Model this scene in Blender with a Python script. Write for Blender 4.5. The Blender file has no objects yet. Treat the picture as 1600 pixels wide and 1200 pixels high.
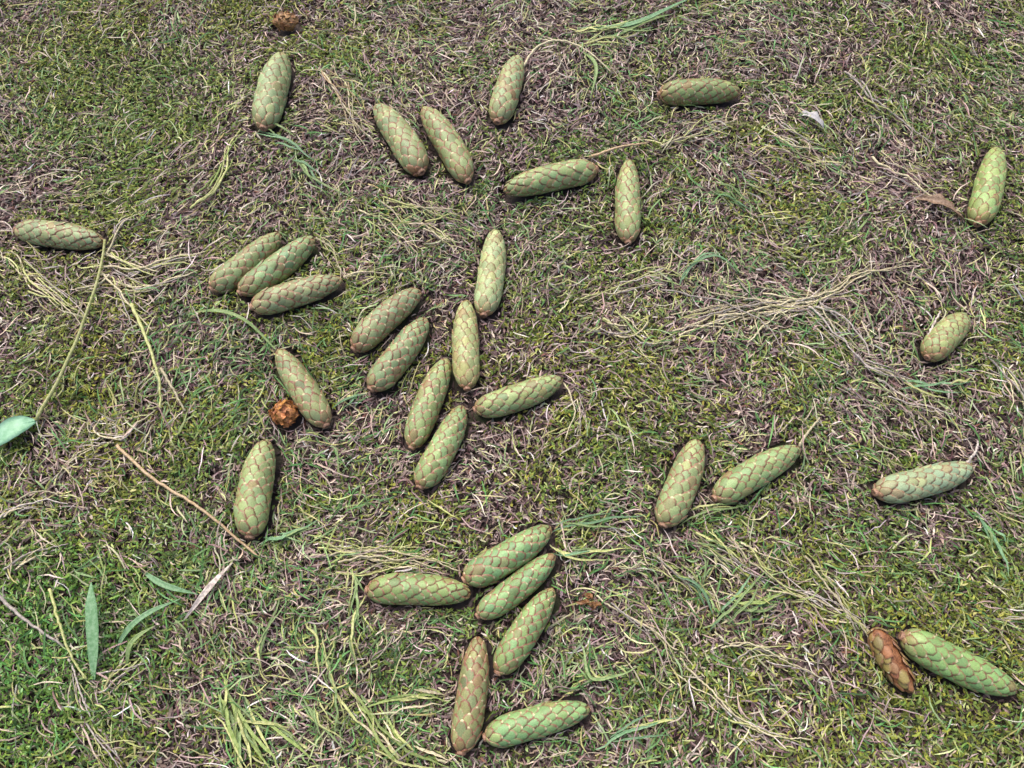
import bpy, math, random
import numpy as np
from mathutils import Vector, Matrix

random.seed(7)
rng = np.random.default_rng(11)
scene = bpy.context.scene
COL = scene.collection

# ------------------------------------------------------------------ camera
FPX = 1200.0                       # focal length in photograph pixels (1600 wide)
CAM = np.array([0.0, -0.344, 0.772])
cd = bpy.data.cameras.new('camera')
cd.sensor_width = 36.0
cd.lens = 36.0 * FPX / 1600.0
cd.clip_start = 0.01
cd.clip_end = 500.0
cam = bpy.data.objects.new('camera', cd)
COL.objects.link(cam)
cam.location = CAM.tolist()
cam.rotation_euler = (Vector((0, 0, 0)) - Vector(CAM)).to_track_quat('-Z', 'Y').to_euler()
scene.camera = cam
RM = np.array(cam.rotation_euler.to_matrix())

# ------------------------------------------------------------------ sky, sun, exposure (overcast)
SUN_EL, SUN_AZ = math.radians(58), math.radians(-28)     # azimuth measured from +Y towards +X
w = bpy.data.worlds.new('World')
scene.world = w
w.use_nodes = True
nt = w.node_tree
bg = nt.nodes['Background']
sky = nt.nodes.new('ShaderNodeTexSky')
sky.sky_type = 'NISHITA'
sky.sun_disc = False
sky.sun_elevation = SUN_EL
sky.sun_rotation = SUN_AZ
sky.air_density = 0.75
sky.dust_density = 5.0
sky.ozone_density = 0.5
nt.links.new(sky.outputs[0], bg.inputs[0])
bg.inputs[1].default_value = 0.15
sl = bpy.data.lights.new('sun', 'SUN')
sl.energy = 1.0
sl.angle = math.radians(60)
sl.color = (1.0, 0.968, 0.93)
so = bpy.data.objects.new('sun', sl)
COL.objects.link(so)
sd = Vector((math.sin(SUN_AZ) * math.cos(SUN_EL), math.cos(SUN_AZ) * math.cos(SUN_EL), math.sin(SUN_EL)))
so.rotation_euler = sd.to_track_quat('Z', 'Y').to_euler()
so.location = (0, 0, 3)
scene.view_settings.view_transform = 'Standard'
scene.view_settings.look = 'None'
scene.view_settings.gamma = 1.0
scene.view_settings.use_curve_mapping = False
scene.view_settings.exposure = 0.74

# ------------------------------------------------------------------ noise and terrain
_T = [np.random.default_rng(100 + i).random((256, 256)) for i in range(8)]


def vn(x, y, f, seed=0):
    """value noise, 0..1"""
    T = _T[seed % 8]
    x = np.asarray(x, float) * f + 37.3 * (seed + 1)
    y = np.asarray(y, float) * f + 91.7 * (seed + 1)
    xi = np.floor(x).astype(int); yi = np.floor(y).astype(int)
    fx = x - xi; fy = y - yi
    fx = fx * fx * (3 - 2 * fx); fy = fy * fy * (3 - 2 * fy)
    a = T[xi & 255, yi & 255]; b = T[(xi + 1) & 255, yi & 255]
    c = T[xi & 255, (yi + 1) & 255]; d = T[(xi + 1) & 255, (yi + 1) & 255]
    return (a * (1 - fx) + b * fx) * (1 - fy) + (c * (1 - fx) + d * fx) * fy


def fbm(x, y, f, seed=0, o=3):
    s = 0; a = 1; t = 0
    for k in range(o):
        s = s + a * vn(x, y, f * 2 ** k, seed + k); t += a; a *= 0.5
    return s / t


def H(x, y):
    return 0.022 * (vn(x, y, 3.1, 1) - 0.5) + 0.012 * (vn(x, y, 9.0, 2) - 0.5) + 0.006 * (vn(x, y, 26.0, 3) - 0.5)


def at(px, py, off=0.0):
    """point where the pixel's ray meets the ground raised by off"""
    d = RM @ np.array([(px - 800) / FPX, (600 - py) / FPX, -1.0])
    z = off
    for _ in range(5):
        p = CAM + d * ((z - CAM[2]) / d[2])
        z = float(H(p[0], p[1])) + off
    return CAM + d * ((z - CAM[2]) / d[2])


def depth(p):
    return float(-(RM.T @ (np.asarray(p) - CAM))[2])


# ------------------------------------------------------------------ materials
def new_mat(name):
    m = bpy.data.materials.new(name)
    m.use_nodes = True
    return m, m.node_tree, m.node_tree.nodes['Principled BSDF']


def nd(t, kind, **kw):
    n = t.nodes.new(kind)
    for k, v in kw.items():
        setattr(n, k, v)
    return n


def mixc(t, fac, a, b, blend='MIX'):
    n = nd(t, 'ShaderNodeMix', data_type='RGBA', blend_type=blend)
    for s, v in ((0, fac), (6, a), (7, b)):
        if hasattr(v, 'is_output'):
            t.links.new(v, n.inputs[s])
        else:
            n.inputs[s].default_value = v
    return n.outputs[2]


def math_n(t, op, a, b=0.0, clamp=False):
    n = nd(t, 'ShaderNodeMath', operation=op)
    n.use_clamp = clamp
    for s, v in ((0, a), (1, b)):
        if hasattr(v, 'is_output'):
            t.links.new(v, n.inputs[s])
        else:
            n.inputs[s].default_value = v
    return n.outputs[0]


def remap(t, v, a, b, c=0.0, d=1.0):
    n = nd(t, 'ShaderNodeMapRange', interpolation_type='SMOOTHSTEP')
    t.links.new(v, n.inputs[0])
    for i, q in enumerate((a, b, c, d)):
        n.inputs[1 + i].default_value = q
    return n.outputs[0]


def pos_noise(t, scale, detail=2.0, rough=0.5):
    g = nd(t, 'ShaderNodeNewGeometry')
    n = nd(t, 'ShaderNodeTexNoise')
    n.inputs['Scale'].default_value = scale
    n.inputs['Detail'].default_value = detail
    n.inputs['Roughness'].default_value = rough
    t.links.new(g.outputs['Position'], n.inputs['Vector'])
    return n


def bump(t, b, h, strength, dist):
    n = nd(t, 'ShaderNodeBump')
    n.inputs['Strength'].default_value = strength
    n.inputs['Distance'].default_value = dist
    t.links.new(h, n.inputs['Height'])
    t.links.new(n.outputs[0], b.inputs['Normal'])


# soil under the moss
M_SOIL, t, b = new_mat('soil')
n1 = pos_noise(t, 60, 4, 0.65); n2 = pos_noise(t, 9, 3)
c = mixc(t, remap(t, n1.outputs[0], 0.3, 0.72), (0.022, 0.015, 0.014, 1), (0.070, 0.052, 0.046, 1))
c = mixc(t, remap(t, n2.outputs[0], 0.45, 0.65), c, (0.035, 0.042, 0.015, 1))
t.links.new(c, b.inputs['Base Color'])
b.inputs['Roughness'].default_value = 0.95
bump(t, b, n1.outputs[0], 0.8, 0.004)


def fibre_mat(name, rough, trans):
    m, t, b = new_mat(name)
    a = nd(t, 'ShaderNodeAttribute', attribute_name='Col')
    n = pos_noise(t, 900, 2)
    c = mixc(t, 0.6, a.outputs['Color'], mixc(t, remap(t, n.outputs[0], 0.3, 0.7), (0.55, 0.55, 0.55, 1), (1.35, 1.35, 1.35, 1)), 'MULTIPLY')
    t.links.new(c, b.inputs['Base Color'])
    b.inputs['Roughness'].default_value = rough
    b.inputs['Specular IOR Level'].default_value = 0.35
    tr = nd(t, 'ShaderNodeBsdfTranslucent')
    t.links.new(c, tr.inputs[0])
    mx = nd(t, 'ShaderNodeMixShader')
    mx.inputs[0].default_value = trans
    t.links.new(b.outputs[0], mx.inputs[1]); t.links.new(tr.outputs[0], mx.inputs[2])
    t.links.new(mx.outputs[0], t.nodes['Material Output'].inputs[0])
    return m


M_THATCH = fibre_mat('dry_fibre', 0.7, 0.12)
M_MOSS = fibre_mat('moss_leaf', 0.6, 0.25)
M_GRASS = fibre_mat('grass_blade', 0.5, 0.25)


def plant_mat(name, c1, c2, rough=0.5, scale=350, trans=0.2, spec=0.4):
    m, t, b = new_mat(name)
    n = pos_noise(t, scale, 3, 0.6)
    oi = nd(t, 'ShaderNodeObjectInfo')
    c = mixc(t, remap(t, n.outputs[0], 0.3, 0.7), c1 + (1,), c2 + (1,))
    v = remap(t, oi.outputs['Random'], 0, 1, 0.78, 1.22)
    hv = nd(t, 'ShaderNodeHueSaturation')
    t.links.new(v, hv.inputs['Value']); t.links.new(c, hv.inputs['Color'])
    c = hv.outputs[0]
    t.links.new(c, b.inputs['Base Color'])
    b.inputs['Roughness'].default_value = rough
    b.inputs['Specular IOR Level'].default_value = spec
    tr = nd(t, 'ShaderNodeBsdfTranslucent')
    t.links.new(c, tr.inputs[0])
    mx = nd(t, 'ShaderNodeMixShader')
    mx.inputs[0].default_value = trans
    t.links.new(b.outputs[0], mx.inputs[1]); t.links.new(tr.outputs[0], mx.inputs[2])
    t.links.new(mx.outputs[0], t.nodes['Material Output'].inputs[0])
    return m


M_STRAW = plant_mat('straw', (0.42, 0.36, 0.21), (0.66, 0.60, 0.40), trans=0.1)
M_STRAWG = plant_mat('yellow_green_straw', (0.34, 0.37, 0.11), (0.56, 0.57, 0.26), trans=0.1)
M_GREY = plant_mat('grey_straw', (0.30, 0.25, 0.22), (0.60, 0.54, 0.47), trans=0.1)
M_BLADE = plant_mat('green_blade', (0.17, 0.27, 0.08), (0.30, 0.40, 0.17))
M_COOL = plant_mat('cool_green_blade', (0.12, 0.26, 0.11), (0.23, 0.38, 0.21))
M_LIME = plant_mat('lime_blade', (0.19, 0.28, 0.055), (0.35, 0.43, 0.15))
M_LEAF = plant_mat('broad_leaf', (0.20, 0.44, 0.24), (0.33, 0.57, 0.38), scale=120, spec=0.6)
M_RED = plant_mat('tan_stem', (0.33, 0.22, 0.11), (0.50, 0.38, 0.24), trans=0.05)
M_BROWN = plant_mat('dry_brown_leaf', (0.16, 0.10, 0.06), (0.33, 0.23, 0.16))
M_WHITE = plant_mat('white_scrap', (0.55, 0.53, 0.52), (0.75, 0.74, 0.74))

# cone scales: colour and redness ride on each object (Object Info colour / alpha)
M_SCALE, t, b = new_mat('cone_scale')
a = nd(t, 'ShaderNodeAttribute', attribute_name='rs')
sx = nd(t, 'ShaderNodeSeparateXYZ'); t.links.new(a.outputs['Vector'], sx.inputs[0])
oi = nd(t, 'ShaderNodeObjectInfo')
rho, ss, vv = sx.outputs
n1 = pos_noise(t, 330, 2, 0.55); n2 = pos_noise(t, 900, 2)
edge = remap(t, rho, 0.71, 0.92)
patch = remap(t, n1.outputs[0], 0.53, 0.64)
f = math_n(t, 'ADD', math_n(t, 'MULTIPLY', edge, 0.95), math_n(t, 'MULTIPLY', patch, math_n(t, 'ADD', 0.12, math_n(t, 'MULTIPLY', remap(t, rho, 0.4, 0.75), 0.65))))
f = math_n(t, 'MULTIPLY', f, oi.outputs['Alpha'], True)
base = mixc(t, 0.55, oi.outputs['Color'], mixc(t, remap(t, n2.outputs[0], 0.3, 0.7), (0.7, 0.72, 0.7, 1), (1.25, 1.22, 1.2, 1)), 'MULTIPLY')
red = mixc(t, oi.outputs['Random'], (0.19, 0.075, 0.045, 1), (0.31, 0.140, 0.088, 1))
c = mixc(t, f, base, red)
tip_glint = math_n(t, 'MULTIPLY', remap(t, ss, 0.88, 0.95), math_n(t, 'SUBTRACT', 1.0, remap(t, math_n(t, 'ABSOLUTE', vv), 0.10, 0.32)))
tip_glint = math_n(t, 'MULTIPLY', tip_glint, remap(t, oi.outputs['Random'], 0.35, 0.7))
c = mixc(t, tip_glint, c, (0.56, 0.54, 0.30, 1))  # painted glint: pale colour where scale tips catch the light
t.links.new(c, b.inputs['Base Color'])
b.inputs['Roughness'].default_value = 0.46
b.inputs['Specular IOR Level'].default_value = 0.45
bump(t, b, n2.outputs[0], 0.25, 0.0006)

M_CORE, t, b = new_mat('cone_core')
n1 = pos_noise(t, 300, 3)
t.links.new(mixc(t, n1.outputs[0], (0.10, 0.08, 0.03, 1), (0.20, 0.15, 0.06, 1)), b.inputs['Base Color'])
b.inputs['Roughness'].default_value = 0.7
M_SCAR, t, b = new_mat('stalk_scar')
n1 = pos_noise(t, 500, 3)
t.links.new(mixc(t, remap(t, n1.outputs[0], 0.3, 0.7), (0.20, 0.10, 0.06, 1), (0.40, 0.24, 0.15, 1)), b.inputs['Base Color'])
b.inputs['Roughness'].default_value = 0.6
M_RUST, t, b = new_mat('rusty_pith')
n1 = pos_noise(t, 260, 4, 0.65)
oi = nd(t, 'ShaderNodeObjectInfo')
c = mixc(t, remap(t, n1.outputs[0], 0.32, 0.68), (0.13, 0.045, 0.012, 1), (0.42, 0.19, 0.06, 1))
c = mixc(t, 1.0, c, oi.outputs['Color'], 'MULTIPLY')
t.links.new(c, b.inputs['Base Color'])
b.inputs['Roughness'].default_value = 0.5
bump(t, b, n1.outputs[0], 0.6, 0.002)


# ------------------------------------------------------------------ mesh helpers
def mesh_np(name, V, F, mat, col=None, smooth=False):
    """fast mesh from numpy arrays; F is (m,4) or (m,3)"""
    me = bpy.data.meshes.new(name)
    k = F.shape[1]
    me.vertices.add(len(V)); me.vertices.foreach_set('co', np.ascontiguousarray(V, np.float32).ravel())
    me.loops.add(F.size); me.loops.foreach_set('vertex_index', np.ascontiguousarray(F, np.int32).ravel())
    me.polygons.add(len(F)); me.polygons.foreach_set('loop_start', np.arange(0, F.size, k, dtype=np.int32))
    me.polygons.foreach_set('loop_total', np.full(len(F), k, np.int32))
    if smooth:
        me.polygons.foreach_set('use_smooth', np.ones(len(F), bool))
    me.update(calc_edges=True)
    if col is not None:
        at_ = me.attributes.new('Col', 'FLOAT_COLOR', 'POINT')
        cc = np.ones((len(V), 4), np.float32); cc[:, :3] = col
        at_.data.foreach_set('color', cc.ravel())
    me.materials.append(mat)
    return me


def mesh_py(name, V, F, mat, smooth=True):
    me = bpy.data.meshes.new(name)
    me.from_pydata([tuple(v) for v in V], [], F)
    me.materials.append(mat)
    if smooth:
        me.polygons.foreach_set('use_smooth', [True] * len(me.polygons))
    me.update()
    return me


def link(name, me, parent=None):
    o = bpy.data.objects.new(name, me)
    COL.objects.link(o)
    if parent is not None:
        o.parent = parent
    return o


def tag(o, label=None, cat=None, group=None, kind=None):
    for k, v in (('label', label), ('category', cat), ('group', group), ('kind', kind)):
        if v:
            o[k] = v
    return o


# ------------------------------------------------------------------ ground sheet
inner = np.arange(-1.3, 1.3001, 0.0125)
outer = np.array([1.6, 2.2, 3.5, 6, 12, 30, 80, 200.0])
ax = np.concatenate([-outer[::-1], inner, outer])
X, Y = np.meshgrid(ax, ax, indexing='ij')
Z = H(X, Y) * np.clip((3.0 - np.hypot(X, Y)) / 1.0, 0, 1)
n = len(ax)
I = np.arange(n * n).reshape(n, n)
Fg = np.stack([I[:-1, :-1], I[1:, :-1], I[1:, 1:], I[:-1, 1:]], -1).reshape(-1, 4)
tag(link('ground', mesh_np('ground', np.stack([X, Y, Z], -1).reshape(-1, 3), Fg, M_SOIL, smooth=True)), kind='structure')

# ------------------------------------------------------------------ where the cones lie
# (base px), (tip px), width px, colour (r,g,b), redness, label
G0 = (0.225, 0.300, 0.105)      # plain green
GY = (0.36, 0.38, 0.15)         # pale yellow-green
GB = (0.235, 0.245, 0.095)      # brownish
GC = (0.20, 0.315, 0.115)       # cool fresh green
CONES = [
    ((410, 198), (441, 84), 50, (0.29, 0.35, 0.15), 0.55, 'pale green cone nearest the frayed tan lump, on the moss'),
    ((660, 266), (590, 163), 48, (0.27, 0.31, 0.13), 0.75, 'green cone of the parallel slanting pair, the one beside more open moss'),
    ((733, 280), (664, 167), 46, (0.26, 0.30, 0.12), 0.95, 'green cone of the parallel slanting pair, with rust-red flat end'),
    ((777, 189), (810, 87), 44, (0.29, 0.33, 0.14), 0.8, 'small pale green cone with reddish edges beside a pale curved straw'),
    ((1030, 145), (1156, 141), 42, (0.20, 0.25, 0.085), 0.75, 'dark olive green cone lying alone near the white scrap'),
    ((931, 262), (787, 295), 45, (0.25, 0.32, 0.12), 0.75, 'green cone whose end nearly touches the upright cone with a dark base'),
    ((981, 377), (982, 250), 42, (0.29, 0.34, 0.13), 0.9, 'green cone with bright scales and a dark round base end'),
    ((1531, 349), (1559, 232), 45, (0.27, 0.35, 0.11), 0.6, 'bright green cone beside the dry brown leaf fragment'),
    ((25, 358), (161, 376), 44, (0.28, 0.32, 0.14), 0.75, 'green cone pointing at the meeting point of the straw stems'),
    ((332, 452), (438, 366), 44, (0.23, 0.28, 0.11), 0.8, 'green cone of the snug trio, outermost with the mossier flank'),
    ((376, 458), (492, 372), 45, (0.22, 0.30, 0.12), 0.8, 'green cone in the middle of the snug trio'),
    ((393, 479), (534, 436), 45, (0.27, 0.29, 0.13), 0.9, 'pinkish green cone of the snug trio, turned away from the other two'),
    ((551, 543), (654, 452), 47, (0.235, 0.27, 0.12), 1.0, 'red-flecked green cone of the close pair, with a round red base scar'),
    ((581, 608), (667, 498), 48, (0.22, 0.28, 0.12), 1.0, 'red-netted green cone of the close pair, beside the yellowish cone'),
    ((729, 606), (727, 469), 45, GY, 0.6, 'yellowish pale cone with orange brown ends'),
    ((758, 491), (776, 359), 45, (0.36, 0.41, 0.18), 0.5, 'very pale green cone touching the end of the yellowish cone'),
    ((642, 698), (697, 560), 47, (0.26, 0.32, 0.12), 0.8, 'green cone leaning on the yellowish cone at its red tip'),
    ((658, 761), (725, 635), 48, (0.25, 0.33, 0.12), 0.8, 'green cone beside the one that leans on the yellowish cone'),
    ((743, 642), (879, 594), 46, (0.26, 0.32, 0.12), 0.7, 'green cone set apart across from the yellowish cone, on open moss'),
    ((509, 664), (434, 546), 47, (0.26, 0.29, 0.12), 0.85, 'green cone touching the rusty round lump'),
    ((387, 838), (413, 688), 56, (0.28, 0.34, 0.13), 0.75, 'plump green cone beside the long tan stem'),
    ((1039, 821), (1092, 688), 54, (0.28, 0.33, 0.13), 0.8, 'upright green cone with a brown tip, next to a slanting cone'),
    ((1117, 777), (1248, 699), 50, (0.24, 0.32, 0.12), 0.75, 'green cone with a straw at its tip, next to the brown-tipped cone'),
    ((1370, 771), (1520, 731), 49, (0.32, 0.38, 0.20), 0.6, 'grey-green cone with tan base lying alone on brown thatch'),
    ((1449, 557), (1509, 492), 48, (0.28, 0.32, 0.12), 0.8, 'short stubby green cone half sunk in the moss'),
    ((727, 908), (862, 826), 52, GC, 0.85, 'green cone of the row of three, touching the tip of the lengthwise cone'),
    ((748, 964), (868, 869), 46, GC, 0.9, 'narrow green cone in the middle of the row of three'),
    ((778, 1051), (864, 920), 50, (0.21, 0.30, 0.10), 0.85, 'green cone of the row of three, nearest the reddish brown cone'),
    ((574, 919), (735, 925), 52, (0.215, 0.29, 0.095), 0.75, 'dark green cone pointing at the row of three'),
    ((723, 1176), (749, 995), 52, GB, 1.35, 'reddish brown cone with net of red scale edges'),
    ((758, 1151), (921, 1105), 51, (0.215, 0.34, 0.12), 0.7, 'fresh green cone with pale glinting scale tips beside the reddish brown cone'),
    ((1410, 996), (1588, 1081), 57, (0.22, 0.345, 0.11), 0.6, 'large bright green cone beside the chewed brown cone'),
]
cone_geo = []
for (pb, pt, wpx, colr, redn, lab) in CONES:
    m0 = at((pb[0] + pt[0]) / 2, (pb[1] + pt[1]) / 2, 0.02)
    r = 0.5 * 0.95 * wpx * depth(m0) / FPX
    zo = 0.003 + 0.84 * r
    A = at(pb[0], pb[1], zo); B = at(pt[0], pt[1], zo)
    cone_geo.append((A, B, r))
# the chewed cone
m0 = at(1394, 1032, 0.015); rc = 0.5 * 37 * depth(m0) / FPX
CHEW = (at(1364, 982, 0.005 + .8 * rc), at(1424, 1084, 0.005 + .8 * rc), rc)
LUMPS = [(446, 647, 25, 21), (447, 37, 22, 16)]
capsules = [(A, B, r) for A, B, r in cone_geo] + [CHEW]
for (x, y, a_, b_) in LUMPS:
    p = at(x, y, 0.012); capsules.append((p, p + np.array([1e-4, 0, 0]), a_ * depth(p) / FPX))


def cone_gap(x, y):
    """how many radii a point lies from the nearest cone axis"""
    best = np.full(np.shape(x), 9.0)
    for A, B, r in capsules:
        d = B[:2] - A[:2]; L2 = d @ d
        L = math.sqrt(L2)
        k = min(0.45, r / max(L, 1e-5) * 0.8)
        tt = np.clip(((x - A[0]) * d[0] + (y - A[1]) * d[1]) / L2, k, 1 - k)
        q = np.hypot(x - A[0] - tt * d[0], y - A[1] - tt * d[1]) / r
        best = np.minimum(best, q)
    return best


# ------------------------------------------------------------------ moss, thatch and fine grass (uncountable)
def ribbons(x, y, z, yaw, length, width, curl, p0, p1, twist, col, tipcol=None, nseg=3, wob=0.35):
    n = len(x)
    prof = np.array([0.55, 1.0, 0.85, 0.12]) if nseg == 3 else np.interp(np.linspace(0, 1, nseg + 1), [0, .3, .75, 1], [.5, 1, .85, .1])
    V = np.zeros((n, nseg + 1, 2, 3), np.float32)
    C = np.zeros((n, nseg + 1, 2, 3), np.float32)
    px, py, pz = x.copy(), y.copy(), z.copy()
    yw = yaw - curl * 0.5
    keep = np.ones(n, bool)
    tw = twist
    for k in range(nseg + 1):
        f = k / nseg
        p = p0 + (p1 - p0) * f
        g = cone_gap(px, py)
        keep &= (g > 0.93) | ((pz < 0.003) & (g > 0.5))
        hx, hy = -np.sin(yw), np.cos(yw)
        ct, st = np.cos(tw), np.sin(tw)
        ux, uy, uz = -np.sin(p) * np.cos(yw), -np.sin(p) * np.sin(yw), np.cos(p)
        sx_, sy_, sz_ = ct * hx + st * ux, ct * hy + st * uy, st * uz
        hw = width * 0.5 * prof[k]
        zz = H(px, py) + pz
        for j, s in ((0, -1), (1, 1)):
            V[:, k, j, 0] = px + s * hw * sx_
            V[:, k, j, 1] = py + s * hw * sy_
            V[:, k, j, 2] = zz + s * hw * sz_
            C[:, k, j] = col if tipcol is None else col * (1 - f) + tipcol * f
        ds = length / nseg
        px = px + ds * np.cos(yw) * np.cos(p); py = py + ds * np.sin(yw) * np.cos(p)
        pz = np.clip(pz + ds * np.sin(p), 0.0003, 0.03)
        yw = yw + curl / nseg + rng.normal(0, wob, n)
        tw = tw + rng.normal(0, 0.35, n)
    V = V[keep].reshape(-1, 3); C = C[keep].reshape(-1, 3)
    m = int(keep.sum())
    st = (np.arange(m) * (nseg + 1) * 2)[:, None, None]
    q = np.array([[2 * k, 2 * k + 1, 2 * k + 3, 2 * k + 2] for k in range(nseg)])[None]
    return V, (st + q).reshape(-1, 4), C


# ground seen by the photograph, with a margin thinned out beyond it
CORN = [at(-30, -40), at(1630, -40), at(1630, 1240), at(-30, 1240)]


def in_view(x, y):
    ok = np.ones(np.shape(x), bool)
    for i in range(4):
        a_, b_ = CORN[i][:2], CORN[(i + 1) % 4][:2]
        ok &= ((b_[0] - a_[0]) * (y - a_[1]) - (b_[1] - a_[1]) * (x - a_[0])) < 0
    return ok


def scatter(n, thin=0.25):
    """about n points inside the view, thinned to a quarter in a margin round it"""
    N = int(n * 2.75 / 0.98)
    x = rng.uniform(-0.95, 0.95, N); y = rng.uniform(-0.65, 0.80, N)
    k = in_view(x, y) | (rng.random(N) < thin)
    return x[k], y[k]


def flow(x, y):
    return 2 * math.pi * 1.5 * fbm(x, y, 3.3, 4, 2)


def blobs(x, y, L):
    s = np.zeros(np.shape(x))
    for (px, py, rpx, amp) in L:
        p = at(px, py); r = rpx * depth(p) / FPX
        s = s + amp * np.exp(-((x - p[0]) ** 2 + (y - p[1]) ** 2) / (r * r))
    return s


GREEN_SPOTS = [(20, 1150, 140, .4), (120, 120, 190, .30), (250, 220, 170, .22), (60, 1060, 170, .5), (120, 900, 120, .25), (130, 520, 150, .15),
               (60, 640, 130, .2), (640, 340, 120, .18), (420, 420, 150, .12), (850, 720, 160, .15), (1150, 560, 160, .12),
               (1330, 100, 150, .05), (1530, 1120, 200, .25), (1500, 850, 160, .18), (1330, 900, 150, .15), (1180, 280, 140, .15),
               (560, 60, 110, .12), (640, 1000, 130, .15), (960, 1080, 170, .12), (380, 950, 130, .1), (1000, 300, 120, .1),
               (690, 60, 130, -.25), (480, 160, 60, -.3), (930, 330, 70, -.15), (90, 800, 130, -.35), (40, 330, 110, -.25),
               (760, 170, 110, -.25), (1300, 230, 100, -.12), (1130, 60, 130, -.15), (940, 930, 90, -.12), (1140, 420, 120, -.12),
               (1240, 1090, 120, -.08), (540, 820, 90, -.15), (780, 700, 70, -.12), (700, 540, 60, -.35), (620, 270, 70, -.15),
               (1540, 60, 130, -.1), (1310, 700, 120, -.15), (220, 1150, 90, -.12), (1400, 330, 80, -.15), (900, 460, 110, -.1)]


def greenness(x, y):
    return np.clip(0.41 + blobs(x, y, GREEN_SPOTS) + 1.25 * (fbm(x, y, 11, 0, 3) - 0.5) + 0.5 * (vn(x, y, 42, 5) - 0.5), 0, 1)


def pick(n, table, jit=0.18):
    wts = np.array([r_[1] for r_ in table]); wts = wts / wts.sum()
    idx = rng.choice(len(table), n, p=wts)
    c_ = np.array([r_[0] for r_ in table])[idx]
    return np.clip(c_ * rng.normal(1, jit, (n, 1)) * rng.normal(1, 0.05, (n, 3)), 0.01, 0.9)


UNDER = [((0.034, 0.021, 0.019), .40), ((0.105, 0.069, 0.062), .37), ((0.21, 0.150, 0.132), .17), ((0.33, 0.26, 0.20), .06)]
THATCH = [((0.066, 0.040, 0.040), .18), ((0.185, 0.122, 0.116), .36), ((0.33, 0.243, 0.226), .26), ((0.50, 0.41, 0.32), .09),
          ((0.19, 0.088, 0.062), .05), ((0.62, 0.55, 0.50), .02), ((0.15, 0.070, 0.085), .04)]
WEB = [((0.36, 0.270, 0.245), .30), ((0.51, 0.42, 0.33), .19), ((0.64, 0.56, 0.47), .08), ((0.38, 0.37, 0.15), .17), ((0.50, 0.51, 0.24), .10),
       ((0.23, 0.150, 0.140), .14), ((0.74, 0.67, 0.62), .02)]
MOSS = [((0.120, 0.158, 0.026), .29), ((0.235, 0.270, 0.048), .27), ((0.140, 0.225, 0.052), .24), ((0.042, 0.060, 0.016), .14), ((0.38, 0.42, 0.17), .06)]
GRASS = [((0.125, 0.280, 0.085), .38), ((0.28, 0.39, 0.17), .26), ((0.38, 0.43, 0.15), .14), ((0.08, 0.155, 0.050), .14), ((0.50, 0.49, 0.30), .10)]


def build_stuff(name, layers, mat, label, cat):
    Vs, Fs, Cs, o = [], [], [], 0
    for V, F, C in layers:
        Vs.append(V); Fs.append(F + o); Cs.append(C); o += len(V)
    me = mesh_np(name, np.concatenate(Vs), np.concatenate(Fs), mat, np.concatenate(Cs))
    return tag(link(name, me), label, cat, kind='stuff')


# dry thatch: flat curled fibres, combed along a wandering direction
layers = []
for (n, zlo, zhi, l0, l1, w0, w1, spread, tab, ns_, wb, gf) in (
        (64000, .0005, .004, .008, .018, .0020, .0038, 1.5, UNDER, 3, .3, .25),
        (62000, .003, .008, .005, .013, .0012, .0025, 1.2, THATCH, 3, .3, .8),
        (26000, .006, .010, .005, .014, .0009, .0018, 1.0, WEB, 3, .3, .5),
        (5200, .008, .012, .016, .042, .0009, .0016, 0.5, WEB, 5, .16, .5)):
    x, y = scatter(n)
    g = greenness(x, y)
    k = rng.random(len(x)) < (1.15 - gf * g)
    x, y = x[k], y[k]; m = len(x)
    yaw = flow(x, y) + rng.normal(0, spread, m) + math.pi * rng.integers(0, 2, m)
    c_ = pick(m, tab)
    layers.append(ribbons(x, y, rng.uniform(zlo, zhi, m), yaw, rng.uniform(l0, l1, m), rng.uniform(w0, w1, m), rng.normal(0, 0.8, m),
                          rng.normal(0.12, .25, m), rng.normal(-0.1, .25, m), rng.normal(0, .6, m), c_, np.clip(c_ * 1.2, 0, .9), nseg=ns_, wob=wb))
build_stuff('thatch', layers, M_THATCH, 'matted purple brown and straw dead grass thatch between the moss', 'thatch')

# moss: short curved upright leaves in clumps
layers = []
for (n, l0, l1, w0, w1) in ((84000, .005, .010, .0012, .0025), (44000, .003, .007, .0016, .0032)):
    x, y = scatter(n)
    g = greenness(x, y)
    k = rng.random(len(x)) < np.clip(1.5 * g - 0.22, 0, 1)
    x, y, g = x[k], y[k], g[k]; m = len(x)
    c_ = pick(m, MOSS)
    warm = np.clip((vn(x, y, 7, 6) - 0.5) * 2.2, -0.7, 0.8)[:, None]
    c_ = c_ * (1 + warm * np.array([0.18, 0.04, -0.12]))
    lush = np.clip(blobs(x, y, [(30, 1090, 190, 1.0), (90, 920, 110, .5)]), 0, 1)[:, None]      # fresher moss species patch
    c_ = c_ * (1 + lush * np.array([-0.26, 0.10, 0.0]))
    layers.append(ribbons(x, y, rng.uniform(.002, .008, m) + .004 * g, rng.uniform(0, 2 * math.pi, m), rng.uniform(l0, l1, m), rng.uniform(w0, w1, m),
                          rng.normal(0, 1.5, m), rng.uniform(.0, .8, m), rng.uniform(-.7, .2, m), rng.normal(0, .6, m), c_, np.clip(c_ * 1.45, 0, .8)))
build_stuff('moss', layers, M_MOSS, 'olive and yellow green moss growing in loose clumps', 'moss')

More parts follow.
